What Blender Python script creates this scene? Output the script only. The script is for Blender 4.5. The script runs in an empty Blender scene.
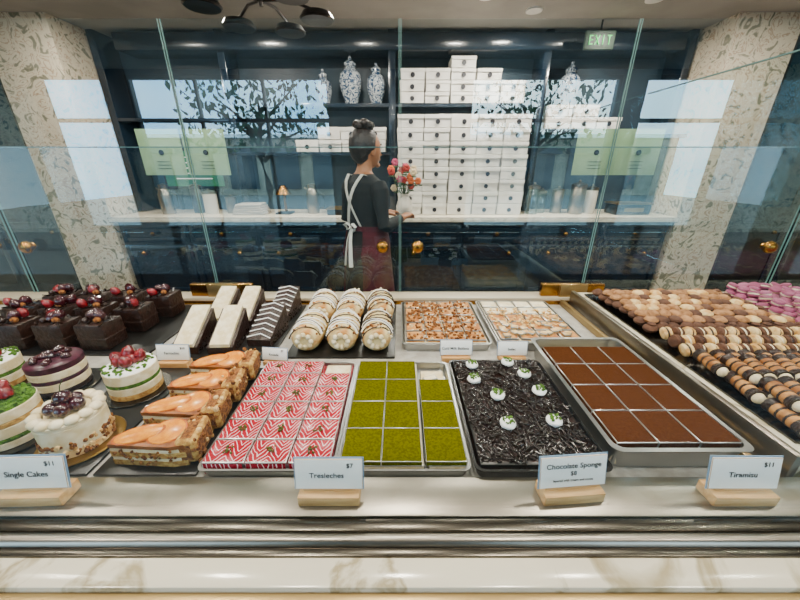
import bpy, bmesh, math, random
from mathutils import Vector, Matrix, Euler
random.seed(7)
R=random.random
def U(a,b): return a+(b-a)*R()
def lin(h):
    h=h.lstrip('#'); o=[]
    for i in (0,2,4):
        c=int(h[i:i+2],16)/255
        o.append(c/12.92 if c<=.04045 else ((c+.055)/1.055)**2.4)
    return (*o,1)
# ---------------------------------------------------------------- materials
def base(name):
    m=bpy.data.materials.new(name); m.use_nodes=True
    nt=m.node_tree; b=nt.nodes['Principled BSDF']
    return m,nt,b
def M(name,c1,c2=None,scale=20,lo=.4,hi=.6,rough=.5,metal=0,bump=0,bscale=None,detail=4,coat=0,emit=0,dist=0,spec=None):
    m,nt,b=base(name); N=nt.nodes; L=nt.links
    b.inputs['Base Color'].default_value=lin(c1); b.inputs['Roughness'].default_value=rough
    b.inputs['Metallic'].default_value=metal; b.inputs['Coat Weight'].default_value=coat
    if spec is not None: b.inputs['Specular IOR Level'].default_value=spec
    tc=N.new('ShaderNodeTexCoord')
    if c2:
        n=N.new('ShaderNodeTexNoise'); n.inputs['Scale'].default_value=scale; n.inputs['Detail'].default_value=detail
        n.inputs['Distortion'].default_value=dist
        L.new(tc.outputs['Object'],n.inputs['Vector'])
        r=N.new('ShaderNodeValToRGB'); r.color_ramp.elements[0].position=lo; r.color_ramp.elements[1].position=hi
        r.color_ramp.elements[0].color=lin(c1); r.color_ramp.elements[1].color=lin(c2)
        L.new(n.outputs['Fac'],r.inputs['Fac']); L.new(r.outputs['Color'],b.inputs['Base Color'])
    if bump:
        n2=N.new('ShaderNodeTexNoise'); n2.inputs['Scale'].default_value=bscale or scale; n2.inputs['Detail'].default_value=5
        L.new(tc.outputs['Object'],n2.inputs['Vector'])
        bp=N.new('ShaderNodeBump'); bp.inputs['Strength'].default_value=bump; bp.inputs['Distance'].default_value=.01
        L.new(n2.outputs['Fac'],bp.inputs['Height']); L.new(bp.outputs['Normal'],b.inputs['Normal'])
    if emit:
        b.inputs['Emission Color'].default_value=lin(c1); b.inputs['Emission Strength'].default_value=emit
    return m
def glass(name,refl,tint=(1,1,1,1)):
    m=bpy.data.materials.new(name); m.use_nodes=True; nt=m.node_tree; N=nt.nodes; L=nt.links
    N.clear(); o=N.new('ShaderNodeOutputMaterial'); mx=N.new('ShaderNodeMixShader')
    t=N.new('ShaderNodeBsdfTransparent'); t.inputs['Color'].default_value=tint
    g=N.new('ShaderNodeBsdfGlossy'); g.inputs['Roughness'].default_value=0.0
    g.inputs['Color'].default_value=(.8,.97,1,1)
    f=N.new('ShaderNodeLayerWeight'); f.inputs['Blend'].default_value=.5
    p=N.new('ShaderNodeMath'); p.operation='POWER'; p.inputs[1].default_value=4
    q=N.new('ShaderNodeMath'); q.operation='MULTIPLY'; q.inputs[1].default_value=.6
    a=N.new('ShaderNodeMath'); a.operation='ADD'; a.inputs[1].default_value=refl; a.use_clamp=True
    L.new(f.outputs['Facing'],p.inputs[0]); L.new(p.outputs[0],q.inputs[0]); L.new(q.outputs[0],a.inputs[0])
    L.new(a.outputs[0],mx.inputs[0]); L.new(t.outputs[0],mx.inputs[1]); L.new(g.outputs[0],mx.inputs[2])
    L.new(mx.outputs[0],o.inputs[0]); return m
def chevron(name,cr,cw):
    m,nt,b=base(name); N=nt.nodes; L=nt.links; b.inputs['Roughness'].default_value=.25
    tc=N.new('ShaderNodeTexCoord'); s=N.new('ShaderNodeSeparateXYZ'); 
    nz=N.new('ShaderNodeTexNoise'); nz.inputs['Scale'].default_value=24
    L.new(tc.outputs['Object'],nz.inputs['Vector']); L.new(tc.outputs['Object'],s.inputs[0])
    def mt(op,a,bv):
        n=N.new('ShaderNodeMath'); n.operation=op
        for i,v in enumerate((a,bv)):
            if v is None: continue
            if isinstance(v,(int,float)): n.inputs[i].default_value=v
            else: L.new(v,n.inputs[i])
        return n.outputs[0]
    fx=mt('FRACT',mt('ADD',mt('MULTIPLY',s.outputs[0],19.4),.5),None)
    ab=mt('ABSOLUTE',mt('SUBTRACT',fx,.5),None)
    yy=mt('ADD',mt('MULTIPLY',s.outputs[1],60),mt('MULTIPLY',ab,4.4))
    yy=mt('ADD',yy,mt('MULTIPLY',nz.outputs['Fac'],2.2))
    t=mt('FRACT',yy,None)
    r=N.new('ShaderNodeValToRGB'); e=r.color_ramp.elements
    e[0].position=.0; e[0].color=lin(cr); e[1].position=.22; e[1].color=lin(cr)
    x=e.new(.07); x.color=lin(cw); x=e.new(.13); x.color=lin(cw); L.new(t,r.inputs['Fac']); L.new(r.outputs['Color'],b.inputs['Base Color']); return m
def wood(name,c1,c2,scale=8):
    m,nt,b=base(name); N=nt.nodes; L=nt.links; b.inputs['Roughness'].default_value=.5
    tc=N.new('ShaderNodeTexCoord'); mp=N.new('ShaderNodeMapping'); mp.inputs['Scale'].default_value=(1,8,8)
    n=N.new('ShaderNodeTexNoise'); n.inputs['Scale'].default_value=scale; n.inputs['Detail'].default_value=6
    r=N.new('ShaderNodeValToRGB'); r.color_ramp.elements[0].color=lin(c1); r.color_ramp.elements[1].color=lin(c2)
    r.color_ramp.elements[0].position=.35; r.color_ramp.elements[1].position=.65
    L.new(tc.outputs['Object'],mp.inputs[0]); L.new(mp.outputs[0],n.inputs['Vector']); L.new(n.outputs['Fac'],r.inputs['Fac']); L.new(r.outputs[0],b.inputs['Base Color'])
    return m
def marble(name,c1,c2,scale=2.5,rough=.15):
    m,nt,b=base(name); N=nt.nodes; L=nt.links; b.inputs['Roughness'].default_value=rough
    tc=N.new('ShaderNodeTexCoord'); n=N.new('ShaderNodeTexNoise'); n.inputs['Scale'].default_value=scale; n.inputs['Detail'].default_value=8; n.inputs['Distortion'].default_value=1.2
    r=N.new('ShaderNodeValToRGB'); e=r.color_ramp.elements; e[0].position=.45; e[0].color=lin(c1); e[1].position=.52; e[1].color=lin(c1)
    k=e.new(.49); k.color=lin(c2); L.new(tc.outputs['Object'],n.inputs['Vector']); L.new(n.outputs['Fac'],r.inputs['Fac']); L.new(r.outputs[0],b.inputs['Base Color']); return m
def floral(name):
    m,nt,b=base(name); N=nt.nodes; L=nt.links; b.inputs['Roughness'].default_value=.7
    tc=N.new('ShaderNodeTexCoord'); n=N.new('ShaderNodeTexNoise'); n.inputs['Scale'].default_value=7; n.inputs['Detail'].default_value=5; n.inputs['Distortion'].default_value=2.5
    r=N.new('ShaderNodeValToRGB'); e=r.color_ramp.elements; e[0].position=.36; e[0].color=lin('#7f7d68'); e[1].position=.62; e[1].color=lin('#dccfb6')
    for p,c in ((.41,'#98907a'),(.44,'#dacdb5'),(.55,'#dacdb5'),(.58,'#a5876c')): k=e.new(p); k.color=lin(c)
    L.new(tc.outputs['Object'],n.inputs['Vector']); L.new(n.outputs['Fac'],r.inputs['Fac']); L.new(r.outputs[0],b.inputs['Base Color']); return m
def china(name):
    m,nt,b=base(name); N=nt.nodes; L=nt.links; b.inputs['Roughness'].default_value=.15
    tc=N.new('ShaderNodeTexCoord'); n=N.new('ShaderNodeTexNoise'); n.inputs['Scale'].default_value=22; n.inputs['Distortion'].default_value=3
    r=N.new('ShaderNodeValToRGB'); e=r.color_ramp.elements; e[0].position=.49; e[0].color=lin('#24405f'); e[1].position=.52; e[1].color=lin('#b7bdc0')
    L.new(tc.outputs['Object'],n.inputs['Vector']); L.new(n.outputs['Fac'],r.inputs['Fac']); L.new(r.outputs[0],b.inputs['Base Color']); return m

STEEL=M('brushed_steel','#968f84','#7d776c',scale=3,rough=.32,metal=1)
DSTEEL=M('dark_steel','#4f4b44',rough=.25,metal=1)
ALU=M('aluminium_pan','#a9a9a7',rough=.32,metal=1,bump=.1,bscale=30)
BRASS=M('brass','#9a6d2c',rough=.25,metal=1)
SATIN=M('satin_brass','#a88e5e',rough=.35,metal=.9)
MARB=marble('marble_white','#cdc5b0','#978b6c')
MARB2=marble('marble_counter','#f0e4ce','#d3c7ae',rough=.3)
STONE=M('case_floor_stone','#a9a69f','#959189',scale=30,rough=.3)
NAVY=M('navy_lacquer','#0f1c28','#152534',scale=3,rough=.22,coat=.5)
NAVYD=M('navy_dark','#070d14',rough=.3)
WALL=M('wall_navy_paint','#203240','#28404f',scale=2,rough=.5)
CEILM=M('ceiling_paint','#8d8c88','#9a9894',scale=2,rough=.8)
FLOORM=wood('floor_wood','#2e2620','#46382c',2)
FLOR=floral('floral_wallpaper')
WOODL=wood('light_wood','#b07e44','#cf9f62',10)
BLACK=M('black_board','#0d0c0b',rough=.3)
WHITE=M('white_card','#f4f4f1',rough=.5)
CARDB=M('card_blue_edge','#7f9dbb',rough=.4)
INK=M('ink','#121216',rough=.6)
BOXW=M('white_cardboard','#e9e6e0','#dcd8d0',scale=6,rough=.55)
LABEL=M('box_label','#1a1a22',rough=.5)
GREENP=M('pistachio_powder','#575608','#474704',scale=160,rough=1,bump=.5,bscale=260,spec=.02)
CREAM=M('cream','#e6dabb','#d3c093',scale=30,rough=.5,bump=.15,bscale=40)
SPONGE=M('sponge','#c09a52','#966a2c',scale=80,rough=.9,bump=.4,bscale=150)
CHOC=M('dark_chocolate','#1c0f0a','#2c1812',scale=60,rough=.3,bump=.5,bscale=90)
CHOCS=M('chocolate_shaving','#140a07',rough=.25)
COCOA=M('cocoa_powder','#4a2a14','#40220e',scale=160,rough=1,bump=.35,bscale=260,spec=.02)
RASP=chevron('raspberry_feathered','#98001c','#efd3d9')
RASPS=M('raspberry_gel','#8a0420','#a81434',scale=50,rough=.3)
PIST=M('pistachio_nuts','#4f5d0c','#38440a',scale=120,rough=.8,bump=.5,bscale=200)
CRUMB=M('nut_crumb','#9a6024','#5c300f',scale=110,rough=.9,bump=1,bscale=160)
ORANGE=M('orange_slice','#c87400','#dc8c04',scale=60,rough=.3,coat=.15,spec=.3)
ORPEEL=M('orange_peel','#a04c00',rough=.4,spec=.3)
CARAM=M('caramel','#6a360c','#8a4c16',scale=30,rough=.35,coat=.2)
BERRY=M('strawberry','#86101a','#570510',scale=80,rough=.25,coat=.5)
CHERRY=M('cherry','#3a0812','#220407',scale=30,rough=.12,coat=.8)
PURP=M('blueberry_jam','#48152a','#2c0a19',scale=50,rough=.3)
MOSS=M('moss_crumb','#4f7a08','#345604',scale=90,rough=.9,bump=1,bscale=150)
CRUST=M('toasted_crust','#c9964f','#e0c28a',scale=35,rough=.7,bump=.4,bscale=60)
BAKL=M('baklava_crust','#9a5c20','#c48c48',scale=35,rough=.6,bump=.5,bscale=70)
ROLLM=M('roll_pastry','#dcc78f','#b47a35',scale=18,lo=.46,hi=.66,rough=.6,bump=.4,bscale=50)
COOKIE=M('cookie_beige','#a97a50','#85582f',scale=40,rough=.8,bump=.4,bscale=90)
MOCHA=M('cookie_mocha','#4a2c1c','#5c3a26',scale=40,rough=.8,bump=.4,bscale=90)
SHELL=M('cannoli_shell','#b98446','#87521f',scale=30,rough=.6,bump=.4,bscale=60)
PINK=M('pink_macaron','#8a3c5c','#9e5274',scale=20,rough=.6)
GLF=glass('glass_front',.014,(.98,.995,.99,1)); GLR=glass('glass_rear',.11,(.97,.995,1,1)); GLRL=glass('glass_rear_lower',.03,(.98,1,1,1)); GLS=glass('glass_partition',.02,(.96,.99,.98,1))
GEDGE=M('glass_edge','#5f7f7c',rough=.1)
JARG=glass('jar_glass',.12,(.8,.86,.86,1))

# ---------------------------------------------------------------- mesh builder
class MB:
    def __init__(s): s.bm=bmesh.new(); s.mats=[]
    def mi(s,m):
        if m not in s.mats: s.mats.append(m)
        return s.mats.index(m)
    def box(s,c,d,m,bev=0,rot=None,seg=2):
        T=Matrix.Translation(c)@(Euler(rot).to_matrix().to_4x4() if rot else Matrix())@Matrix.Diagonal((*d,1))
        v=bmesh.ops.create_cube(s.bm,size=1,matrix=T)['verts']; i=s.mi(m)
        fs={f for x in v for f in x.link_faces}
        for f in fs: f.material_index=i
        if bev:
            es=list({e for x in v for e in x.link_edges})
            bmesh.ops.bevel(s.bm,geom=es,offset=bev,segments=seg,affect='EDGES',profile=.5)
    def loft(s,rings,m,cap=(True,True),closed=True):
        i=s.mi(m); rs=[[s.bm.verts.new(p) for p in r] for r in rings]; n=len(rs[0])
        for a,b in zip(rs,rs[1:]):
            for k in range(n if closed else n-1):
                f=s.bm.faces.new((a[k],a[(k+1)%n],b[(k+1)%n],b[k])); f.material_index=i
        if cap[0]: f=s.bm.faces.new(rs[0][::-1]); f.material_index=i
        if cap[1]: f=s.bm.faces.new(rs[-1]); f.material_index=i
    def lathe(s,prof,c,m,seg=24,mat=None,cap=(True,True)):
        T=mat or Matrix(); c=Vector(c)
        rings=[[c+T@Vector((r*math.cos(2*math.pi*k/seg),r*math.sin(2*math.pi*k/seg),z)) for k in range(seg)] for r,z in prof]
        s.loft(rings,m,cap)
    def cyl(s,c,r,h,m,seg=24,mat=None): s.lathe([(r,-h/2),(r,h/2)],c,m,seg,mat)
    def ball(s,c,r,m,seg=12,rings=8,mat=None,noise=0):
        if isinstance(r,(int,float)): r=(r,r,r)
        T=mat or Matrix(); c=Vector(c); rr=[]
        for j in range(rings+1):
            a=-math.pi/2+math.pi*(j+.0)/rings
            a=max(-1.5,min(1.5,a))
            rr.append([c+T@(Vector((r[0]*math.cos(a)*math.cos(2*math.pi*k/seg),r[1]*math.cos(a)*math.sin(2*math.pi*k/seg),r[2]*math.sin(a)))*(1+U(-noise,noise))) for k in range(seg)])
        s.loft(rr,m)
    def tube(s,pts,rad,m,seg=8,cap=(True,True),flat=1):
        pts=[Vector(p) for p in pts]; rings=[]; up=Vector((0,0,1))
        for i,p in enumerate(pts):
            t=(pts[min(i+1,len(pts)-1)]-pts[max(i-1,0)]).normalized()
            a=t.cross(up); 
            if a.length<.05: a=t.cross(Vector((0,1,0)))
            a.normalize(); b=a.cross(t).normalized()
            r=rad[i] if isinstance(rad,(list,tuple)) else rad
            rings.append([p+a*r*math.cos(2*math.pi*k/seg)+b*r*flat*math.sin(2*math.pi*k/seg) for k in range(seg)])
        s.loft(rings,m,cap)
    def done(s,name,loc=(0,0,0),rz=0,parent=None,ang=40):
        bmesh.ops.recalc_face_normals(s.bm,faces=s.bm.faces)
        me=bpy.data.meshes.new(name); s.bm.to_mesh(me); s.bm.free()
        for m in s.mats: me.materials.append(m)
        me.shade_smooth(); me.set_sharp_from_angle(angle=math.radians(ang))
        o=bpy.data.objects.new(name,me); bpy.context.collection.objects.link(o)
        o.location=loc; o.rotation_euler=(0,0,rz)
        if parent: o.parent=parent
        return o
def empty(name,loc=(0,0,0)):
    o=bpy.data.objects.new(name,None); bpy.context.collection.objects.link(o); o.location=loc; return o
def bx(name,x0,x1,y0,y1,z0,z1,m,bev=0,parent=None):
    b=MB(); b.box(((x0+x1)/2,(y0+y1)/2,(z0+z1)/2),(x1-x0,y1-y0,z1-z0),m,bev); return b.done(name,parent=parent)
def rrect(w,d,r,z,cx=0,cy=0,n=4):
    o=[]
    for sx,sy,a0 in ((1,1,0),(-1,1,90),(-1,-1,180),(1,-1,270)):
        for k in range(n+1):
            a=math.radians(a0+90*k/n); o.append(Vector((cx+sx*(w/2-r)+r*math.cos(a),cy+sy*(d/2-r)+r*math.sin(a),z)))
    return o
def pan(b,w,d,h,m,flare=.006,rim=.004,r=.02):
    b.loft([rrect(w-2*flare,d-2*flare,r,0),rrect(w,d,r,h-.004),rrect(w+rim*2,d+rim*2,r,h-.003),rrect(w+rim*2,d+rim*2,r,h),rrect(w-.004,d-.004,r,h),rrect(w-2*flare-.004,d-2*flare-.004,r,.003)],m)

# ---------------------------------------------------------------- room shell
CE=2.6
bx('floor',-5,5,-1.9,4.2,-.1,0,FLOORM)
bx('ceiling',-5,5,-1.9,4.2,CE,CE+.1,CEILM)
bx('wall_back',-5,5,4.1,4.2,0,CE,WALL)
bx('wall_left',-5.1,-5,-1.9,4.2,0,CE,FLOR)
bx('wall_right',5,5.1,-1.9,4.2,0,CE,FLOR)
b=MB()
WS=((-4.9,-4.0),(-3.7,-.95),(.95,3.0),(3.3,4.6))
px=-5
for x0,x1 in WS+((5,5),):
    if x0-px>.01: b.box(((px+x0)/2,-1.85,CE/2),(x0-px,.1,CE),WALL)
    px=x1
for x0,x1 in WS:
    b.box(((x0+x1)/2,-1.85,.25),(x1-x0,.1,.5),WALL); b.box(((x0+x1)/2,-1.85,CE-.03),(x1-x0,.1,.06),WALL)
b.done('wall_front')
for i,(x0,x1) in enumerate(WS):
    b=MB(); z0,z1=.5,CE-.06
    for x in (x0+.025,x1-.025): b.box((x,-1.85,(z0+z1)/2),(.05,.07,z1-z0),NAVYD)
    for z in (z0+.025,z1-.025,2.0): b.box(((x0+x1)/2,-1.85,z),(x1-x0-.1,.07,.05),NAVYD)
    n=max(1,round((x1-x0)/.95))
    for k in range(1,n): b.box((x0+(x1-x0)*k/n,-1.85,(z0+z1)/2),(.035,.05,z1-z0-.1),NAVYD)
    b.done('window_%d'%(i+1))
# exterior
bx('street_pavement',-14,14,-16,-1.95,-.12,-.02,M('pavement','#8b8a86','#6f6e6b',scale=5,rough=.9))
b=MB(); FAC=M('facade_stucco','#b7a794','#a3947f',scale=2,rough=.8); FW=M('facade_window','#24333c',rough=.1)
b.box((0,-15,1.3),(27,1.5,2.62),FAC); b.box((0,-14.9,2.7),(27.2,1.9,.15),WHITE)
for k in range(12): 
    x=-12+k*2.1; b.box((x,-14.2,1.1),(1.4,.1,1.6),FW); b.box((x,-14.05,2.05),(1.7,.5,.25),NAVY)
b.done('building_facade')
LEAF=M('leaves','#2d4a22','#18300f',scale=5,rough=.7); BARK=M('bark','#4a3a2c',rough=.9)
def tree(x,y,s):
    b=MB(); b.tube([(x,y,-.018),(x,y,.4*s),(x+.05,y,.9*s),(x-.05,y+.1,1.7*s),(x+.1,y,2.6*s)],[.1,.095,.09,.07,.04],BARK)
    for k in range(7):
        a=k*.9; b.tube([(x,y,(1.5+.12*k)*s),(x+.6*math.cos(a),y+.5*math.sin(a),(2+.12*k)*s),(x+1.1*math.cos(a),y+.8*math.sin(a),(2.2+.15*k)*s)],[.05,.03,.01],BARK,6)
    i=b.mi(LEAF)
    for k in range(900):
        a=U(0,6.28); r=1.7*R()**.6; p=Vector((x+r*math.cos(a),y+r*.8*math.sin(a),s*U(1.7,3.6)))
        T=Euler((U(0,6),U(0,6),U(0,6))).to_matrix(); l=U(.05,.11)
        vs=[b.bm.verts.new(p+T@Vector(q)*l) for q in ((-1,0,0),(0,-.5,0),(1,0,0),(0,.5,0))]
        f=b.bm.faces.new(vs); f.material_index=i
    b.done('street_tree')
tree(-3.2,-5,1.0); tree(3.4,-6,1.05)

# floral piers and side cabinets
bx('floral_wallpaper_column',-3.55,-2.97,3.45,4.1,0,CE,FLOR)
bx('floral_wallpaper_column',2.84,3.4,3.45,4.1,0,CE,FLOR)
PANE=M('cabinet_pane','#1d3d4c',rough=.05)
for sx in (-1,1):
    b=MB(); x0,x1=(3.45,5) if sx>0 else (-5,-3.6)
    w=x1-x0; b.box(((x0+x1)/2,3.85,CE/2),(w,.5,CE),NAVY)
    for k in range(2):
        cx=x0+w*(k+.5)/2; hw=w/4-.04
        for z0,z1,g in ((.1,.85,0),(.95,2.5,1)):
            for dx in (-hw+.03,hw-.03): b.box((cx+dx,3.59,(z0+z1)/2),(.06,.03,z1-z0),NAVY,.004)
            for z in (z0+.03,z1-.03): b.box((cx,3.59,z),(2*hw-.12,.03,.06),NAVY)
            b.box((cx,3.597,(z0+z1)/2),(2*hw-.1,.01,z1-z0-.1),PANE if g else NAVYD)
        b.ball((cx+.2,3.56,.75),.022,BRASS)
    b.done('tall_navy_cabinet')

# ---------------------------------------------------------------- back counter
b=MB(); cx0,cx1=-2.94,2.81
b.box(((cx0+cx1)/2,3.78,.46),(cx1-cx0,.6,.82),NAVY); b.box(((cx0+cx1)/2,3.8,.03),(cx1-cx0-.05,.5,.06),NAVYD)
b.box(((cx0+cx1)/2,3.73,.905),(cx1-cx0+.02,.7,.05),MARB2,.006)
n=8; w=(cx1-cx0)/n
for k in range(n):
    cx=cx0+w*(k+.5)
    for z0,z1 in ((.66,.85),(.1,.63)):
        for dx in (-w/2+.04,w/2-.04): b.box((cx+dx,3.47,(z0+z1)/2),(.05,.02,z1-z0),NAVY,.003)
        for z in (z0+.025,z1-.025): b.box((cx,3.47,z),(w-.13,.02,.05),NAVY,.003)
    b.ball((cx,3.44,.755),.024,BRASS); b.ball((cx+.15*(1 if k%2 else -1),3.44,.55),.024,BRASS)
b.done('back_counter_cabinet')
# shelving on back wall
b=MB()
for x in (-2.92,-1.72,-.08,1.42,2.78): b.box((x,3.95,1.77),(.07,.28,1.66),NAVY,.004)
for z in (1.53,1.98): b.box((-.9,3.95,z),(1.57,.28,.03),NAVY)
b.box((.67,3.95,1.98),(1.43,.28,.03),NAVY); b.box((2.1,3.95,1.75),(1.29,.28,.03),NAVY); b.box((-2.32,3.95,1.85),(1.13,.28,.03),NAVY)
b.box((0,3.93,2.5),(5.4,.3,.14),NAVY,.01)
b.done('back_bar_shelving')
def cartons(name,x0,y,z0,cols,rows,w=.262,h=.118,drop=None):
    b=MB()
    for c in range(cols):
        for r in range(rows):
            if drop and (c,r) in drop: continue
            x=x0+w*(c+.5)+U(-.006,.006); z=z0+h*(r+.5)+.0
            b.box((x,y+U(-.008,.008),z),(w-.012,.24,h-.004),BOXW,.003,seg=1)
            b.box((x,y-.005,z+h*.32),(w-.007,.245,h*.3),BOXW,.002,seg=1)
            b.cyl((x,y-.131,z-.008),.022,.004,LABEL,16,Matrix.Rotation(math.pi/2,4,'X'))
    b.done(name)
cartons('pastry_box_stack',-.03,3.71,.931,5,8)
cartons('pastry_box_stack',.0,3.94,1.996,5,4,.25,.1,{(0,3),(1,3),(4,3),(4,2),(3,3)})
cartons('pastry_box_stack',-1.1,3.94,1.546,4,2,.24,.12,{(0,1)})
cartons('pastry_box_stack',1.5,3.94,1.766,3,2,.26,.11,{(2,1)})
CH=china('blue_white_china')
def ginger(x,y,z,s):
    b=MB(); b.lathe([(.06*s,0),(.065*s,.02*s),(.1*s,.12*s),(.115*s,.2*s),(.1*s,.27*s),(.055*s,.31*s),(.05*s,.33*s)],(x,y,z),CH)
    b.lathe([(.062*s,.33*s),(.06*s,.36*s),(.03*s,.385*s),(.012*s,.39*s),(.018*s,.405*s),(.012*s,.425*s)],(x,y,z),CH); b.done('ginger_jar')
ginger(-.5,3.92,1.996,1.0); ginger(-.24,3.9,1.996,.85); ginger(-.78,3.94,1.996,.75); ginger(1.72,3.92,1.987,.9)
# items on counter
def canister(x,y,r,h,m,lid=STEEL,name='storage_canister'):
    b=MB(); b.lathe([(r*.95,0),(r,.01),(r,h*.85),(r*.9,h*.88)],(x,y,.93),m); b.lathe([(r*1.03,h*.86),(r*1.03,h*.95),(r*.4,h),(r*.2,h),(r*.2,h*1.06),(r*.1,h*1.08)],(x,y,.93),lid); b.done(name)
CER=M('stoneware','#c9c4b8',rough=.4); DKC=M('dark_stoneware','#2a2c30',rough=.3)
canister(-2.05,3.7,.07,.24,CER); canister(-1.85,3.75,.06,.18,STEEL); canister(-2.22,3.76,.06,.3,DKC)
canister(1.9,3.68,.075,.32,STEEL,name='steel_canister'); canister(1.72,3.75,.06,.26,STEEL,name='steel_canister'); canister(2.08,3.74,.06,.28,CER)
canister(1.42,3.66,.06,.3,JARG,name='glass_jar'); canister(1.56,3.78,.05,.24,JARG,name='glass_jar')
def thermos(x,y):
    b=MB(); b.lathe([(.06,0),(.065,.01),(.065,.2),(.05,.25),(.04,.26),(.045,.3),(.02,.31)],(x,y,.93),STEEL)
    b.tube([(x+.06,y,.98),(x+.12,y,1.0),(x+.125,y,1.12),(x+.055,y,1.16)],.009,BLACK); b.tube([(x-.045,y,1.17),(x-.08,y,1.2)],[.015,.008],STEEL); b.done('thermos_jug')
thermos(-2.5,3.66); thermos(-.95,3.72)
b=MB()
TW=M('towel','#b9b2a8',rough=.9)
for k in range(5): b.box((-1.6,3.66,.943+.022*k),(.34-.02*k,.22,.02),TW,.008,(0,0,U(-.1,.1)))
b.done('folded_towels')
b=MB(); b.box((-.62,3.66,.96),(.3,.22,.06),BLACK,.008); b.box((-.62,3.66,.995),(.32,.24,.012),SATIN,.003); b.done('serving_tray_stack')
b=MB(); b.box((2.45,3.66,.985),(.36,.22,.1),BLACK,.01); b.box((2.45,3.66,1.045),(.38,.24,.015),SATIN,.004); b.box((2.45,3.545,.985),(.2,.01,.04),SATIN); b.done('cash_drawer')
b=MB(); b.box((-1.25,3.68,.94),(.16,.16,.02),BLACK,.004); b.cyl((-1.25,3.72,1.05),.015,.22,BRASS); b.lathe([(.03,.0),(.09,-.09),(.088,-.09),(.028,0)],(-1.25,3.7,1.22),BRASS); b.done('desk_lamp')
# flowers
b=MB(); vx,vy=.045,3.46
b.lathe([(.05,0),(.075,.04),(.085,.1),(.06,.17),(.04,.2),(.05,.225),(.045,.225),(.03,.19)],(vx,vy,.931),M('vase_white','#d8d0c4',rough=.3))
cols=[M('petal_%d'%i,c,rough=.6) for i,c in enumerate(('#b02c1c','#cc6020','#b03c60','#e0c8a0'))]; STEM=M('stem','#2f4a18',rough=.6)
for k in range(26):
    a=U(0,6.28); l=U(.02,.15); e=Vector((vx+l*math.cos(a),vy-.05+l*math.sin(a)*.3,1.15+U(.06,.3)))
    b.tube([(vx,vy,1.13),((vx+e.x)/2,(vy+e.y)/2,1.18),e],.003,STEM,5)
    m=random.choice(cols)
    if k%3: 
        for j in range(6): 
            t=j*1.05; b.ball(e+Vector((.018*math.cos(t),-.004,.018*math.sin(t))),(.018,.01,.018),m,6,4)
    for j in range(2): b.ball(e+Vector((U(-.03,.03),U(-.02,.02),-.04)),(.022,.01,.006),STEM,6,4)
b.done('flower_vase')
b=MB(); b.box((-2.3,3.95,1.38),(.7,.03,.42),NAVYD,.005); b.box((-2.3,3.932,1.38),(.64,.01,.36),M('board_green','#2c7a50','#1f5f4c',scale=6,rough=.4))
for k in range(5): b.box((-2.3,3.926,1.5-.055*k),(.4-.05*(k%2),.003,.01),WHITE)
for sx in (-.25,.25): b.box((-2.3+sx,3.99,1.06),(.03,.03,.25),NAVYD); b.box((-2.3+sx,3.97,1.15),(.03,.05,.06),NAVYD)
b.done('green_menu_board')

# exit sign, lights, chandelier
b=MB(); b.box((1.78,3.6,2.45),(.26,.03,.14),M('exit_housing','#2a3a30',rough=.5),.005); b.tube([(1.78,3.6,2.51),(1.78,3.6,2.6)],.008,BLACK)
EG=M('exit_green','#1fae4c',emit=1.0)
for i,ch in enumerate('EXIT'):
    x=1.70+.053*i; z=2.45; y=3.58
    if ch=='E':
        b.box((x-.014,y,z),(.008,.006,.07),EG)
        for d in (-.031,0,.031): b.box((x,y,z+d),(.03,.006,.008),EG)
    if ch=='X':
        for r in (.5,-.5): b.box((x,y,z),(.008,.006,.08),EG,0,(0,r,0))
    if ch=='I': b.box((x,y,z),(.008,.006,.07),EG)
    if ch=='T': b.box((x,y,z),(.008,.006,.07),EG); b.box((x,y,z+.031),(.036,.006,.008),EG)
b.done('exit_sign')
LAMPE=M('lamp_glow','#fff0d8',emit=14)
for (x,y,p) in ((.65,3.15,34),(1.95,3.2,34),(1.1,3.4,18),(-1.5,3.2,34),(-.4,3.1,22),(-2.7,2.9,24),(2.9,2.7,22),(-1.2,1.1,26),(0,1.1,24),(1.2,1.1,24),(-2.4,1.1,18),(2.4,1.1,16),(-.6,.2,24),(.7,.2,22),(-1.9,.0,18),(1.9,.0,14)):
    b=MB(); b.lathe([(.05,-.012),(.065,-.012),(.065,0),(.045,0)],(0,0,0),WHITE); b.cyl((0,0,-.004),.045,.006,LAMPE)
    o=b.done('recessed_ceiling_light',(x,y,CE))
    l=bpy.data.lights.new('lamp','AREA'); l.shape='DISK'; l.size=.15; l.energy=p; l.color=(1,.9,.76); lo=bpy.data.objects.new('bulb',l); bpy.context.collection.objects.link(lo); lo.parent=o; lo.location=(0,0,-.03)
b=MB(); c=Vector((-.85,2.55,2.3)); b.cyl(c+Vector((0,0,.29)),.06,.02,BLACK); b.tube([c+Vector((0,0,.28)),c+Vector((0,0,.02))],.012,BLACK)
for k in range(6):
    a=k*math.pi/3+.3; e=c+Vector((.33*math.cos(a),.33*math.sin(a),0))
    b.tube([c+Vector((0,0,.05)),c+(e-c)*.5+Vector((0,0,.07)),e+Vector((0,0,.03))],.009,BLACK,6)
    b.lathe([(.02,.04),(.09,.02),(.11,-.01),(.1,-.02),(.02,-.015)],e,BLACK,20)
b.done('black_chandelier')

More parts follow.
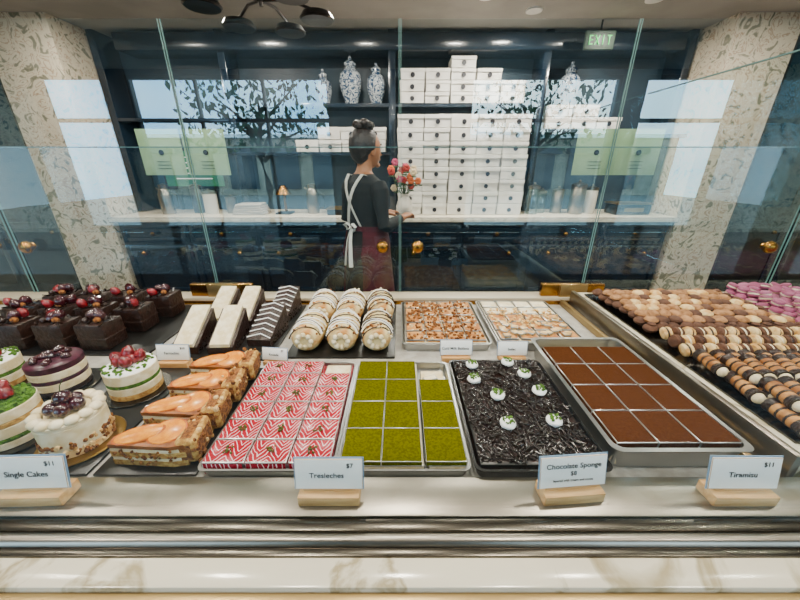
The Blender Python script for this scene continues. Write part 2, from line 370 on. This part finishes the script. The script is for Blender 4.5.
# ---------------------------------------------------------------- display case
case=empty('pastry_display_case')
X0,X1=-3.3,3.3
bx('base_cabinet',X0,X1,.36,1.72,0,.70,NAVY,parent=case)
bx('case_floor',X0,X1,.5,1.68,.70,.72,STONE,parent=case)
bx('steel_deck',X0,X1,.462,.556,.70,.745,STEEL,.003,case)
b=MB(); b.box((0,.448,.725),(X1-X0,.026,.035),DSTEEL,.004); b.tube([(X0,.424,.728),(X1,.424,.728)],.014,STEEL,16); b.box((0,.405,.715),(X1-X0,.02,.03),DSTEEL,.004); b.done('front_rail',parent=case)
bx('marble_sill',X0,X1,.346,.396,.66,.726,MARB,.004,case)
bx('brass_trim',X0,X1,.325,.345,.66,.715,SATIN,.003,case)
bx('rear_rail',X0,X1,1.65,1.75,.72,.755,M('rear_rail_paint','#a99f8a',rough=.35),.004,case)
bx('rear_rail_brass',X0,X1,1.64,1.65,.72,.74,BRASS,0,case)
bx('glass_front_pane',X0,X1,.448,.452,.745,1.44,GLF,0,case)
bx('glass_front_edge',X0,X1,.4485,.4515,1.44,1.4412,GEDGE,0,case)
for xa,xb in ((-3.3,-2.02),(-2.0,-1.005),(-.995,-.004),(.004,.995),(1.005,2.0),(2.02,3.3)):
    bx('glass_rear_door',xa,xb,1.698,1.702,1.10,1.98,GLR,0,case)
    bx('glass_rear_door_lower',xa,xb,1.698,1.702,.77,1.0985,GLRL,0,case)
    for x in (xa,xb): bx('glass_rear_edge',x-.0012,x+.0012,1.697,1.703,.77,1.98,GEDGE,0,case)
b=MB()
for x in (-.97,.94): b.box((x,1.69,.79),(.34,.03,.07),BRASS,.004); b.box((x,1.672,.79),(.15,.012,.075),SATIN,.003)
for x in (-.09,.09,-2.1,-1.92,1.9,2.12): b.ball((x,1.665,1.03),(.032,.026,.032),BRASS,16,10); b.cyl((x,1.69,1.03),.018,.02,BRASS,16,Matrix.Rotation(math.pi/2,4,'X'))
b.done('brass_fittings',parent=case)
bx('partition_glass',1.095,1.1,.46,1.69,1.05,1.71,GLS,0,case)
bx('partition_top_edge',1.094,1.101,.46,1.69,1.71,1.714,GEDGE,0,case)
bx('partition_bar',.862,.882,.557,1.64,.72,.75,SATIN,.003,case)
bx('raised_deck_trim',.905,.925,.557,1.63,.72,.806,STEEL,.003,case)
bx('raised_deck',.925,3.28,.57,1.62,.72,.80,MARB,.004,case)
bx('raised_deck_tray',.95,3.2,.60,1.58,.80,.806,DSTEEL,0,case)
GC=M('card_pale_green','#8fab82','#9db58f',scale=4,rough=.6)
for x in (-1.13,-.92,.93,1.13):
    b=MB(); b.box((0,0,0),(.2,.004,.2),GC,.001); 
    b.cyl((0,-.003,.0),.012,.003,INK,16,Matrix.Rotation(math.pi/2,4,'X'))
    for k in range(3): b.box((0,-.003,-.04-.015*k),(.06,.002,.002),INK)
    b.done('printed_card',(x,1.708,1.475))

# ---------------------------------------------------------------- food
ZT=.721
b=MB(); pan(b,.322,.46,.03,ALU); 
b.box((0,0,.012),(.305,.44,.016),RASPS)
for c in range(3):
    for r in range(6):
        if r==5 and c==2 : continue
        b.box((-.1035+.1035*c,-.186+.0735*r,.028),(.1015,.0725,.03),RASP,.003)
        for k in range(12): b.ball((-.1035+.1035*c+U(-.011,.011),-.186+.0735*r+U(-.011,.011),.045+U(0,.003)),U(.002,.0038),PIST,5,4)
b.box((.1035,.18,.022),(.09,.07,.012),CREAM,.004)
b.done('raspberry_tres_leches_tray',(-.322,.80,ZT))
b=MB(); pan(b,.318,.46,.03,ALU)
b.box((-.05,0,.017),(.205,.44,.026),CREAM,.003); b.box((.1065,-.057,.017),(.092,.325,.026),CREAM,.003)
for c in range(3):
    for r in range(4):
        if c==2 and r==3: continue
        x=-.103+.0995*c+(.008 if c==2 else 0); y=-.164+.1095*r
        b.box((x,y,.035),(.0985,.1087,.014),GREENP,.0012)
b.box((.105,.16,.006),(.08,.09,.004),CREAM,.001)
b.box((.095,.135,.02),(.05,.03,.02),CREAM,.005,(0,0,.4))
b.done('pistachio_cake_tray',(.008,.80,ZT))
b=MB(); pan(b,.322,.47,.035,BLACK); b.box((0,0,.022),(.305,.45,.034),CHOC,.008)
for k in range(1700):
    b.box((U(-.145,.145),U(-.22,.22),.041+U(0,.004)),(U(.015,.03),U(.002,.004),.002),CHOCS,0,(U(-.2,.2),U(-.25,.25),U(0,3.14)))
pts=[(-.09,.185),(.04,.2),(-.1,.1),(.075,.13),(-.045,.02),(.09,.04),(-.05,-.1),(.08,-.09)]
for x,y in pts:
    b.ball((x,y,.05),(.022,.022,.013),WHITE,14,8,noise=.06)
    for k in range(34): b.ball((x+U(-.013,.013),y+U(-.013,.013),.062+U(-.001,.002)),U(.002,.0038),MOSS,5,4)
b.done('chocolate_sponge_tray',(.343,.80,ZT))
b=MB(); pan(b,.325,.54,.07,ALU,.008,.010,.025)
b.box((0,-.025,.03),(.308,.47,.054),CREAM,.006); b.box((0,-.025,.061),(.304,.456,.01),COCOA)
for c in range(3):
    for r in range(4):
        b.box((-.1025+.1025*c,-.2+.115*r,.0655),(.1014,.1138,.018),COCOA,.002)
b.done('tiramisu_dish',(.682,.865,ZT))
def crumbs(b,w,d,n,m,z,s0,s1):
    for k in range(n): b.ball((U(-w,w),U(-d,d),z+U(0,.006)),(U(s0,s1),U(s0,s1),U(s0,s1)*.7),m,6,4)
b=MB(); pan(b,.36,.44,.035,ALU); b.box((0,0,.018),(.345,.42,.026),CREAM,.006)
for c in range(4):
    for r in range(5): b.box((-.126+.084*c,-.162+.081*r,.034),(.079,.076,.016),BAKL,.005)
crumbs(b,.155,.195,300,CRUMB,.043,.004,.009); crumbs(b,.155,.195,80,CREAM,.043,.003,.006); b.done('crumble_slice_tray',(.19,1.375,ZT))
b=MB(); pan(b,.36,.44,.04,ALU); b.box((0,0,.022),(.345,.42,.032),CREAM,.006)
for c in range(4):
    for r in range(5): b.box((-.126+.084*c,-.162+.081*r,.04),(.079,.076,.014),CREAM if r>2 else BAKL,.006)
crumbs(b,.155,.1,140,CRUST,.048,.004,.009)
for k in range(22): b.box((U(-.14,.14),U(-.19,-.02),.052),(.03,.03,.012),CRUST,.004,(0,0,U(0,3)))
b.done('almond_cream_tray',(.575,1.375,ZT))
for (xa,xb,ya,yb) in ((-.45,-.02,1.10,1.62),(-.96,-.50,1.085,1.62),(-1.95,-1.0,1.12,1.62),(-2.1,-.76,.575,1.03),(-.745,-.495,.575,1.03)):
    bx('black_serving_board',xa,xb,ya,yb,ZT-.001,ZT+.007,BLACK,.003)
ZB=ZT+.0085
for c in range(3):
    for r in range(2):
        b=MB(); L=.21
        prof=[(-.5,.45),(-.48,.72),(-.4,.9),(-.2,1),(.2,1),(.4,.9),(.48,.72),(.5,.45)]
        rings=[]
        for t,s in prof:
            rings.append([Vector((.062*s*math.cos(a)*(1+U(-.03,.03)),t*L,max(0,.05+.058*s*math.sin(a)))) for a in [2*math.pi*k/20 for k in range(20)]])
        b.loft(rings,ROLLM)
        for k in range(8): b.ball((.026*math.cos(k*.8),-.5*L,.052+.026*math.sin(k*.8)),.011,CREAM,8,6,noise=.1)
        for k in range(60): 
            a=U(.2,2.9); b.ball((.06*math.cos(a),U(-.46,.46)*L,.05+.057*math.sin(a)),U(.004,.007),CREAM if k%3 else CRUMB,6,4)
        for k in range(11):
            t=-.42+.84*k/10; s=1-.2*abs(t*2)**3; pts=[]
            for j in range(9):
                a=-1.35+2.7*j/8; pts.append(Vector((.066*s*math.sin(a),t*L+.016*math.sin(a*1.2+k),.05+.064*s*math.cos(a))))
            b.tube(pts,.0028,CHOC if (c==2 and k%2) or k%3==0 else WHITE,5)
        b.done('cream_roll',(-.375+.14*c,1.235+.25*r,ZB),U(-.08,.08))
for k in range(4):
    b=MB(); pts=[(-.1,-.022),(-.1,.006),(.05,.048),(.085,.05),(.085,-.05),(.05,-.052)]
    for z0,z1,m,q in ((0,.016,SPONGE,1),(.016,.026,CREAM,.98),(.026,.042,SPONGE,1),(.042,.053,CREAM,.98),(.053,.064,CARAM,1)):
        b.loft([[Vector((x*q,y*q,z)) for x,y in pts] for z in (z0,z1)],m)
    b.box((.085,0,.037),(.05,.1,.072),CRUMB,.012,seg=3)
    for j in range(70): b.ball((U(.055,.112),U(-.05,.05),U(.005,.077)),U(.004,.008),CRUMB if j%4 else CRUST,6,4)
    for j in range(30): t=U(-.09,.06); b.ball((t,-.026-(t+.1)*.17,U(.004,.05)),U(.003,.005),CRUMB,5,4)
    for (ox,oy,rx,ry,rz) in ((-.035,-.004,.06,.024,.16),(.03,-.004,.046,.036,.25)):
        def er(f,z): return [Vector((ox,oy,.068))+Euler((.25,-.08,rz)).to_matrix()@Vector((rx*f*math.cos(6.2832*j/24),ry*f*math.sin(6.2832*j/24),z)) for j in range(24)]
        b.loft([er(1,-.004),er(1.02,0),er(1,.004)],ORPEEL); b.loft([er(.88,-.003),er(.9,.005),er(.85,.006)],ORANGE)
    b.done('orange_caramel_slice',(-.615,.64+.112*k,ZB),.14)
def berry(b,x,y,z,s,m=BERRY):
    T=Euler((U(-.7,.7),U(-.7,.7),U(0,6))).to_matrix()
    b.lathe([(.003*s,-.0),(.011*s,.004*s),(.015*s,.014*s),(.012*s,.026*s),(.003*s,.034*s)],(x,y,z),m,10,T)
GOLDB=M('gold_cake_board','#8a6a2c',rough=.35,metal=.8)
def minicake(kind,x,y,r=.072):
    b=MB(); b.lathe([(r*1.3,0),(r*1.33,.003),(r*1.3,.006)],(0,0,0),DSTEEL if kind!=1 else GOLDB,32)
    z=.006
    if kind==0: lay=[(CREAM,.02),(MOSS,.012),(CREAM,.03),(SPONGE,.014),(CREAM,.03)]
    elif kind==1: lay=[(CRUST,.02),(CREAM,.065),(CREAM,.012)]
    elif kind==2: lay=[(SPONGE,.018),(CREAM,.025),(MOSS,.012),(CREAM,.035)]
    else: lay=[(CHOC,.016),(CREAM,.025),(PURP,.014),(CREAM,.025),(PURP,.022)]
    for m,t in lay:
        b.lathe([(r*.97,z),(r,z+.002),(r,z+t-.002),(r*.97,z+t)],(0,0,0),m,32); z+=t
    if kind in(0,2):
        b.lathe([(r*.98,z),(r*.9,z+.006),(r*.3,z+.009)],(0,0,0),MOSS if kind==0 else WHITE,32)
        for k in range(110): a=U(0,6.28); q=r*U(.4,.97); b.ball((q*math.cos(a),q*math.sin(a),z+.007),U(.003,.006),MOSS,6,4)
        for k in range(6): a=k*1.2; berry(b,.026*math.cos(a),.026*math.sin(a),z+.008,1.25)
        berry(b,0,0,z+.022,1.3)
    elif kind==1:
        for k in range(14): a=k*.449; b.ball((r*.86*math.cos(a),r*.86*math.sin(a),z+.004),(.016,.016,.012),CREAM,10,6)
        for k in range(160): a=U(0,6.28); b.ball((r*math.cos(a),r*math.sin(a),U(.01,.05)),U(.004,.007),CRUMB if k%3 else CRUST,6,4)
        for k in range(5): a=k*1.26; b.ball((.026*math.cos(a),.026*math.sin(a),z+.018),.018,CHERRY,14,10)
        b.ball((0,0,z+.04),.019,CHERRY,14,10); b.tube([(0,0,z+.055),(.006,0,z+.075),(.015,.003,z+.09)],.0012,STEM,5)
    else:
        b.lathe([(r*.98,z),(r*.9,z+.005),(r*.3,z+.006)],(0,0,0),PURP,32)
        for k in range(16): a=U(0,6.28); q=r*U(0,.8); b.ball((q*math.cos(a),q*math.sin(a),z+.01),.011,CHERRY,10,8)
    b.done(('pistachio_strawberry_cake','cherry_cream_tart','raspberry_layer_cake','blueberry_layer_cake')[kind],(x,y,ZB),U(0,3))
minicake(1,-.86,.68); minicake(0,-1.06,.70); minicake(2,-.87,.90); minicake(3,-1.13,.92); minicake(2,-1.36,.93); minicake(0,-1.28,.70); minicake(3,-1.5,.72); minicake(1,-1.58,.94)
for r in range(3):
    for c in range(4):
        b=MB(); b.box((0,0,.055),(.115,.105,.11),CHOC,.008); b.box((0,0,.05),(.119,.109,.006),CARAM,.003)
        for k in range(18): b.box((U(-.05,.05),U(-.045,.045),.112),(.035,.006,.004),CHOCS,0,(U(-.4,.4),U(-.4,.4),U(0,3)))
        for k in range(3): berry(b,U(-.03,.03),U(-.03,.03),.112,1.3,BERRY if k%2 else CHERRY)
        b.ball((U(-.02,.02),0,.135),.02,CHERRY,10,8); b.ball((.02,-.02,.12),.013,CRUMB,8,6); b.ball((-.03,-.02,.118),.012,CHOC,8,6)
        b.done('chocolate_berry_cake',(-1.72+.165*c+.03*r,1.2+.155*r,ZB))
def slab(x,y,rz,w=.1,d=.18,h=.12,striped=False):
    b=MB()
    def wedge(z0f,z0b,z1f,z1b,wi,m):
        f=-d/2; bk=d/2
        b.loft([[Vector((-wi,f,z0f)),Vector((-wi,bk,z0b)),Vector((-wi,bk,z1b)),Vector((-wi,f,z1f))],[Vector((wi,f,z0f)),Vector((wi,bk,z0b)),Vector((wi,bk,z1b)),Vector((wi,f,z1f))]],m)
    wedge(0,0,h*.25,h,w/2,CHOC)
    if not striped: wedge(h*.25,h,h*.25+.014,h+.014,w/2*.74,CREAM)
    else:
        for k in range(7):
            t=-.42+.14*k; zz=h*.25+(t+.5)*h*.75+.002; b.tube([(-w/2,t*d-.01,zz),(0,t*d+.012,zz+.006),(w/2,t*d-.01,zz)],.0022,WHITE,6)
    for sx in (-1,1):
        for k in range(25): b.ball((sx*w/2,U(-d/2,d/2)*.9,U(.004,h*.3)),.004,CHOCS,5,4)
    b.done('chocolate_cake_wedge',(x,y,ZB),rz)
slab(-.85,1.21,.05); slab(-.71,1.21,.05); slab(-.85,1.45,0); slab(-.73,1.45,0); slab(-.57,1.27,-.1,striped=True); slab(-.57,1.49,-.1,striped=True)
# right hand shelf
b=MB()
def cannolo(b,x,y,z,rz,m1=SHELL,m2=CHOC,l=.1,r=.019):
    T=Euler((0,math.pi/2,rz)).to_matrix(); c=(x,y,z)
    b.lathe([(r*1.15,-l*.5),(r,-l*.35),(r,-l*.3)],c,m2,12,T); b.lathe([(r*.98,-l*.3),(r*.98,l*.3)],c,m1,12,T); b.lathe([(r,l*.3),(r,l*.35),(r*1.15,l*.5)],c,m2,12,T)
    for q in (-.12,.12): b.lathe([(r*1.03,l*q-.003),(r*1.03,l*q+.003)],c,m2,12,T)
    for e in (-1,1): b.ball(Vector(c)+T@Vector((0,0,e*l*.5)),r*.85,CREAM,8,6)
for row in range(3):
    for k in range(34): cannolo(b,.985+.048*k,.66+.115*row,.828+.006*row,1.35+U(-.1,.1))
for row in range(2):
    for k in range(32): cannolo(b,1.01+.048*k,.71+.115*row,.862,1.3+U(-.15,.15))
b.done('chocolate_dipped_cannoli')
def macaron(b,x,y,z,T,m,m2,r=.024):
    c=(x,y,z)
    b.lathe([(r*.3,-.017),(r*.85,-.013),(r,-.005),(r*.93,-.003)],c,m,14,T); b.lathe([(r*.9,-.004),(r*.9,.004)],c,m2,14,T); b.lathe([(r*.93,.003),(r,.005),(r*.85,.013),(r*.3,.017)],c,m,14,T)
b=MB()
for row in range(3):
    for k in range(38):
        T=Euler((0,math.pi/2+U(-.3,.3),U(-.2,.2))).to_matrix()
        macaron(b,.99+.04*k,.985+.05*row,.83+.006*row,T,MOCHA if (k+row)%2 else CRUST,CREAM if k%2 else CHOC)
b.done('sandwich_cookies')
b=MB()
for row in range(8):
    for k in range(14):
        b.ball((.985+.045*k+U(-.008,.008),1.155+.053*row,.826+U(0,.012)),(.027,.026,.017),COOKIE if (k*row)%3 else MOCHA,10,6,noise=.03)
        if R()<.5: b.ball((.985+.045*k,1.155+.053*row,.845),(.016,.016,.008),MOCHA,8,5)
for row in range(6):
    for k in range(12): b.ball((1.0+.045*k+U(-.01,.01),1.18+.058*row,.852),(.026,.026,.015),COOKIE if R()<.5 else (CRUST if R()<.5 else MOCHA),10,6,noise=.03)
b.done('biscuit_assortment')
b=MB()
for row in range(8):
    for k in range(26):
        T=Euler((U(-.4,.4),U(-.4,.4),0)).to_matrix(); macaron(b,1.65+.052*k,1.16+.053*row,.826,T,PINK,CREAM)
        if R()<.7: macaron(b,1.67+.052*k,1.18+.053*row,.857,T,PINK,CREAM)
b.done('pink_macarons')

# ---------------------------------------------------------------- tags
def tag(x,y,z,t1,t2,rz=0,s=1,extra=None):
    b=MB(); b.box((0,0,.014*s),(.145*s,.05*s,.028*s),WOODL,.002*s); b.box((0,.004*s,.031*s),(.125*s,.02*s,.006*s),WOODL,.001)
    tilt=-.22
    b.box((0,.004*s,.072*s),(.16*s,.003,.078*s),WHITE,.0008,(tilt,0,0)); b.box((0,.0065*s,.072*s),(.166*s,.0015,.084*s),CARDB,0,(tilt,0,0))
    o=b.done('price_tag',(x,y,z),rz)
    items=[(t1,-.005,.064,.019),(t2,.05,.09,.016)]
    if extra: items=[(t1,0,.083,.018),(t2,0,.065,.015),('layered with cream and cocoa',0,.05,.008)]
    for txt,tx,tz,sz in items:
        if not txt: continue
        cu=bpy.data.curves.new('label','FONT'); cu.body=txt; cu.size=sz*s; cu.align_x='CENTER'; cu.extrude=.0002; cu.materials.append(INK); cu.offset=.0001
        t=bpy.data.objects.new('label_text',cu); bpy.context.collection.objects.link(t); t.parent=o
        zz=tz*s; yy=.004*s-.0025+ (zz-.072*s)*math.tan(.22)
        t.location=(tx*s,yy,zz); t.rotation_euler=(math.pi/2-.22,0,0)
tag(-.79,.505,.7455,'Single Cakes','$11',.03,.95); tag(-.152,.505,.7455,'Tresleches','$7',0,.9); tag(.372,.51,.7455,'Chocolate Sponge','$8',.08,.92,True); tag(.735,.505,.7455,'Tiramisu','$11',0,.93)
tag(-.845,1.055,ZT,'Ferrochio','$10',.0,.75); tag(-.47,1.062,ZT,'Roulade','$9',-.1,.6); tag(.215,1.09,ZT,'Cold Milk Baklava','',0,.75); tag(.43,1.09,ZT,'Sutlac','',0,.7)

# ---------------------------------------------------------------- woman
SKIN=M('skin','#a86e48',rough=.5); TOP=M('dark_top','#0e1013',rough=.8); APR=M('maroon_apron','#4a0c1c','#3a0a14',scale=12,rough=.85)
HAIR=M('dark_hair','#120a07','#22130c',scale=40,rough=.4,bump=.6,bscale=60); SHOE=M('shoe','#15110f',rough=.4); WSTR=M('apron_strap','#d8d6cf',rough=.8); EYE=M('eye_white','#e8e4de',rough=.2); LIP=M('lip','#7f2c2c',rough=.4)
wom=empty('woman_worker',(-.22,2.2,0)); wom.rotation_euler=(0,0,math.radians(38))
def ell(cx,cy,z,a,b_,n=28): return [Vector((cx+a*math.cos(2*math.pi*k/n),cy+b_*math.sin(2*math.pi*k/n),z)) for k in range(n)]
b=MB()
TR=[(0,.80,.10,.15),(-.01,.88,.12,.172),(0,.96,.108,.16),(.0,1.05,.092,.138),(0,1.13,.098,.143),(.005,1.2,.112,.156),(.0,1.27,.108,.17),(-.008,1.32,.088,.172),(-.012,1.355,.06,.115),(-.008,1.38,.05,.056),(.0,1.41,.046,.048),(.008,1.47,.046,.05)]
b.loft([ell(c,0,z,a,w) for c,z,a,w in TR],TOP)
for s in (-1,1):
    b.tube([(0,s*.085,.86),(.01,s*.09,.65),(0,s*.088,.46),(-.015,s*.086,.3),(-.01,s*.085,.09)],[.092,.075,.055,.052,.036],TOP,16)
    b.tube([(-.06,s*.085,.035),(0,s*.088,.05),(.08,s*.092,.035),(.16,s*.094,.025)],[.032,.04,.036,.02],TOP,14,flat=.9)
    sh=Vector((-.01,s*.158,1.315)); el=Vector((-.02,s*.23,1.07)); wr=Vector((.2,s*.13,1.10))
    b.tube([sh,sh.lerp(el,.15)+Vector((0,s*.012,0)),sh.lerp(el,.5),el,el.lerp(wr,.12),el.lerp(wr,.45),wr],[.048,.054,.047,.04,.04,.037,.024],TOP,16)
    d=(wr-el).normalized(); pc=wr+d*.045; side=Vector((0,-s,0)); up=Vector((0,0,1))
    b.tube([wr-d*.01,wr+d*.02,pc,wr+d*.085],[.024,.03,.036,.032],TOP,14,flat=.5)
    for k,(off,ln) in enumerate(((-.027,.058),(-.009,.07),(.009,.072),(.026,.064))):
        base_=wr+d*.078+side*off*-1; p1=base_+d*ln*.5+Vector((0,0,-.004)); p2=p1+d*ln*.32+Vector((0,0,-ln*.25)); p3=p2+d*ln*.12+Vector((0,0,-ln*.28))
        b.tube([base_-d*.02,base_,p1,p2,p3],[.009,.0095,.009,.0085,.007],TOP,10)
    th=wr+d*.03+side*.03
    b.tube([th-side*.015,th+d*.02+side*.016+up*-.008,th+d*.045+side*.018+up*-.018,th+d*.06+side*.012+up*-.024],[.013,.012,.010,.008],TOP,10)
hc=Vector((.022,0,1.51)); rr=[]
for j in range(17):
    a=max(-1.5,min(1.5,-math.pi/2+math.pi*j/16)); ring=[]
    for k in range(28):
        t=2*math.pi*k/28; p=Vector((.092*math.cos(a)*math.cos(t),.074*math.cos(a)*math.sin(t),.112*math.sin(a)))
        if p.z<0: q=-p.z/.112; p.y*=1-.28*q; p.x=p.x*(1-.12*q)+.018*q
        if p.x>0 and abs(p.z)<.03: p.x-=.006*(1-abs(p.z)/.03)*(abs(p.y)>.015)
        ring.append(hc+p)
    rr.append(ring)
b.loft(rr,TOP)
b.tube([hc+Vector((.082,0,.012)),hc+Vector((.096,0,-.008)),hc+Vector((.104,0,-.026)),hc+Vector((.084,0,-.036))],[.007,.010,.013,.008],TOP,10)
b.ball(hc+Vector((.083,0,-.058)),(.012,.022,.008),TOP); b.ball(hc+Vector((.074,0,-.09)),(.018,.022,.016),TOP)
for s in (-1,1): b.ball(hc+Vector((-.004,s*.075,-.008)),(.017,.007,.03),TOP)
o=b.done('body_src')
md=o.modifiers.new('r','REMESH'); md.mode='VOXEL'; md.voxel_size=.0055
sm=o.modifiers.new('s','SMOOTH'); sm.factor=.5; sm.iterations=3
dg=bpy.context.evaluated_depsgraph_get(); me=bpy.data.meshes.new_from_object(o.evaluated_get(dg)); bpy.data.objects.remove(o)
me.materials.clear()
for m in (TOP,SKIN,SHOE,LIP): me.materials.append(m)
for p in me.polygons:
    c=p.center; i=0
    if c.z>1.37: i=1
    elif c.x>.175 and c.z>1.0: i=1
    elif c.z<.085: i=2
    if c.z>1.4 and (c-Vector((.108,0,1.452))).length<.02: i=3
    p.material_index=i; p.use_smooth=True
body=bpy.data.objects.new('body',me); bpy.context.collection.objects.link(body); body.parent=wom
b=MB()
for s in (-1,1):
    b.ball(hc+Vector((.078,s*.031,.006)),(.010,.012,.008),EYE,12,8); b.ball(hc+Vector((.0865,s*.031,.006)),(.004,.005,.005),HAIR,8,6)
    b.tube([hc+Vector((.086,s*.016,.025)),hc+Vector((.087,s*.032,.03)),hc+Vector((.074,s*.048,.024))],.003,HAIR,6)
b.done('face_features',parent=wom)
b=MB(); rr=[]
for j in range(15):
    a=max(-1.5,min(1.5,-math.pi/2+math.pi*j/14)); ring=[]
    for k in range(32):
        t=2*math.pi*k/32; p=Vector((.1*math.cos(a)*math.cos(t),.084*math.cos(a)*math.sin(t),.112*math.sin(a)))
        if p.x>.0: p.x=min(p.x,.03+max(0,p.z-.02)*.55); 
        if p.z<-.03 and p.x>-.03: p.y*=.8; p.x-=.03
        ring.append(hc+Vector((-.018,0,.016))+p*(1+U(-.008,.008)))
    rr.append(ring)
b.loft(rr,HAIR)
for k in range(9):
    a=k*.7; b.ball(hc+Vector((-.02+.034*math.cos(a),.04*math.sin(a),.130+.008*math.sin(2.3*k))),(.032,.032,.024),HAIR,12,8,noise=.05)
b.lathe([(.03,-.01),(.034,0),(.03,.01)],hc+Vector((-.018,0,.112)),HAIR,16)
b.done('hair_bun',parent=wom)
b=MB()
def sec(z):
    for (c0,z0,a0,w0),(c1,z1,a1,w1) in zip(TR,TR[1:]):
        if z0<=z<=z1: t=(z-z0)/(z1-z0); return c0+(c1-c0)*t,a0+(a1-a0)*t,w0+(w1-w0)*t
    t=(.8-z)/.5; return 0,.12+.05*t,.17+.045*t
def shell(z0,z1,th0,th1,off,m,n=16,fold=0):
    outer=[];zs=[z0+(z1-z0)*k/n for k in range(n+1)]
    for z in zs:
        c,a,w=sec(z)
        if z<.88: c2,a2,w2=sec(.88); a=max(a,a2); w=max(w,w2)
        row=[]
        for k in range(33):
            t=th0+(th1-th0)*k/32; f=fold*max(0,(.9-z))*math.sin(t*14)
            row.append((c+(a+off+f)*math.cos(t),(w+off+f)*math.sin(t),z))
        row2=[(c+(a+off+.006)*math.cos(th1+(th0-th1)*k/32),(w+off+.006)*math.sin(th1+(th0-th1)*k/32),z) for k in range(33)]
        outer.append([Vector(p) for p in row+row2])
    b.loft(outer,m)
shell(.34,1.03,0,6.2831,.008,TOP,20,.02)
shell(.42,1.06,-2.5,2.5,.018,APR,18,.0)
shell(1.05,1.26,-1.5,1.5,.008,APR,8)
shell(1.035,1.065,0,6.2831,.022,APR,2)
for s in (-1,1):
    pts=[]
    for k in range(15):
        t=k/14
        z=1.27+.085*math.sin(min(1,t*2.2)*math.pi/2) if t<.45 else 1.355-(t-.45)/.55*.305
        y=s*(.075+.01*t) if t<.45 else s*(.08-(t-.45)/.55*.16)
        c,a,w=sec(min(z,1.345)); x0=a*math.sqrt(max(0,1-(y/w)**2))+.008
        x=c+(x0*(1-2*t/.45) if t<.45 else -x0-.004)
        pts.append(Vector((x,y,z+ (.012 if .1<t<.45 else 0))))
    rings=[[p+Vector((0,-.013,0)),p+Vector((0,.013,0)),p+Vector((-.004,.013,.004)),p+Vector((-.004,-.013,.004))] for p in pts]
    b.loft(rings,WSTR)
for s in (-1,1):
    b.tube([(-.112,0,1.05),(-.125,s*.035,1.075),(-.125,s*.065,1.06),(-.122,s*.04,1.035),(-.114,0,1.045)],[.007,.014,.016,.012,.006],WSTR,8,flat=.5)
    b.tube([(-.118,s*.005,1.045),(-.14,s*.018,.97),(-.15,s*.028,.88),(-.155,s*.035,.8)],[.008,.012,.013,.014],WSTR,8,flat=.4)
b.ball((-.118,0,1.05),(.012,.014,.012),WSTR)
b.done('clothing_apron',parent=wom)

# ---------------------------------------------------------------- world, camera
w=bpy.data.worlds.new('sky'); bpy.context.scene.world=w; w.use_nodes=True; nt=w.node_tree
bg=nt.nodes['Background']; tc=nt.nodes.new('ShaderNodeTexCoord'); nz=nt.nodes.new('ShaderNodeTexNoise'); nz.inputs['Scale'].default_value=3
rp=nt.nodes.new('ShaderNodeValToRGB'); rp.color_ramp.elements[0].position=.4; rp.color_ramp.elements[0].color=(.28,.62,.95,1); rp.color_ramp.elements[1].position=.65; rp.color_ramp.elements[1].color=(.85,.96,1,1)
nt.links.new(tc.outputs['Generated'],nz.inputs['Vector']); nt.links.new(nz.outputs['Fac'],rp.inputs['Fac']); nt.links.new(rp.outputs[0],bg.inputs[0]); bg.inputs[1].default_value=7
cam=bpy.data.cameras.new('cam'); cam.lens=14.8; cam.sensor_width=36; cam.clip_start=.02
co=bpy.data.objects.new('camera',cam); bpy.context.collection.objects.link(co); co.location=(0,0,1.42); co.rotation_euler=(math.radians(90-22.3),0,0)
bpy.context.scene.camera=co
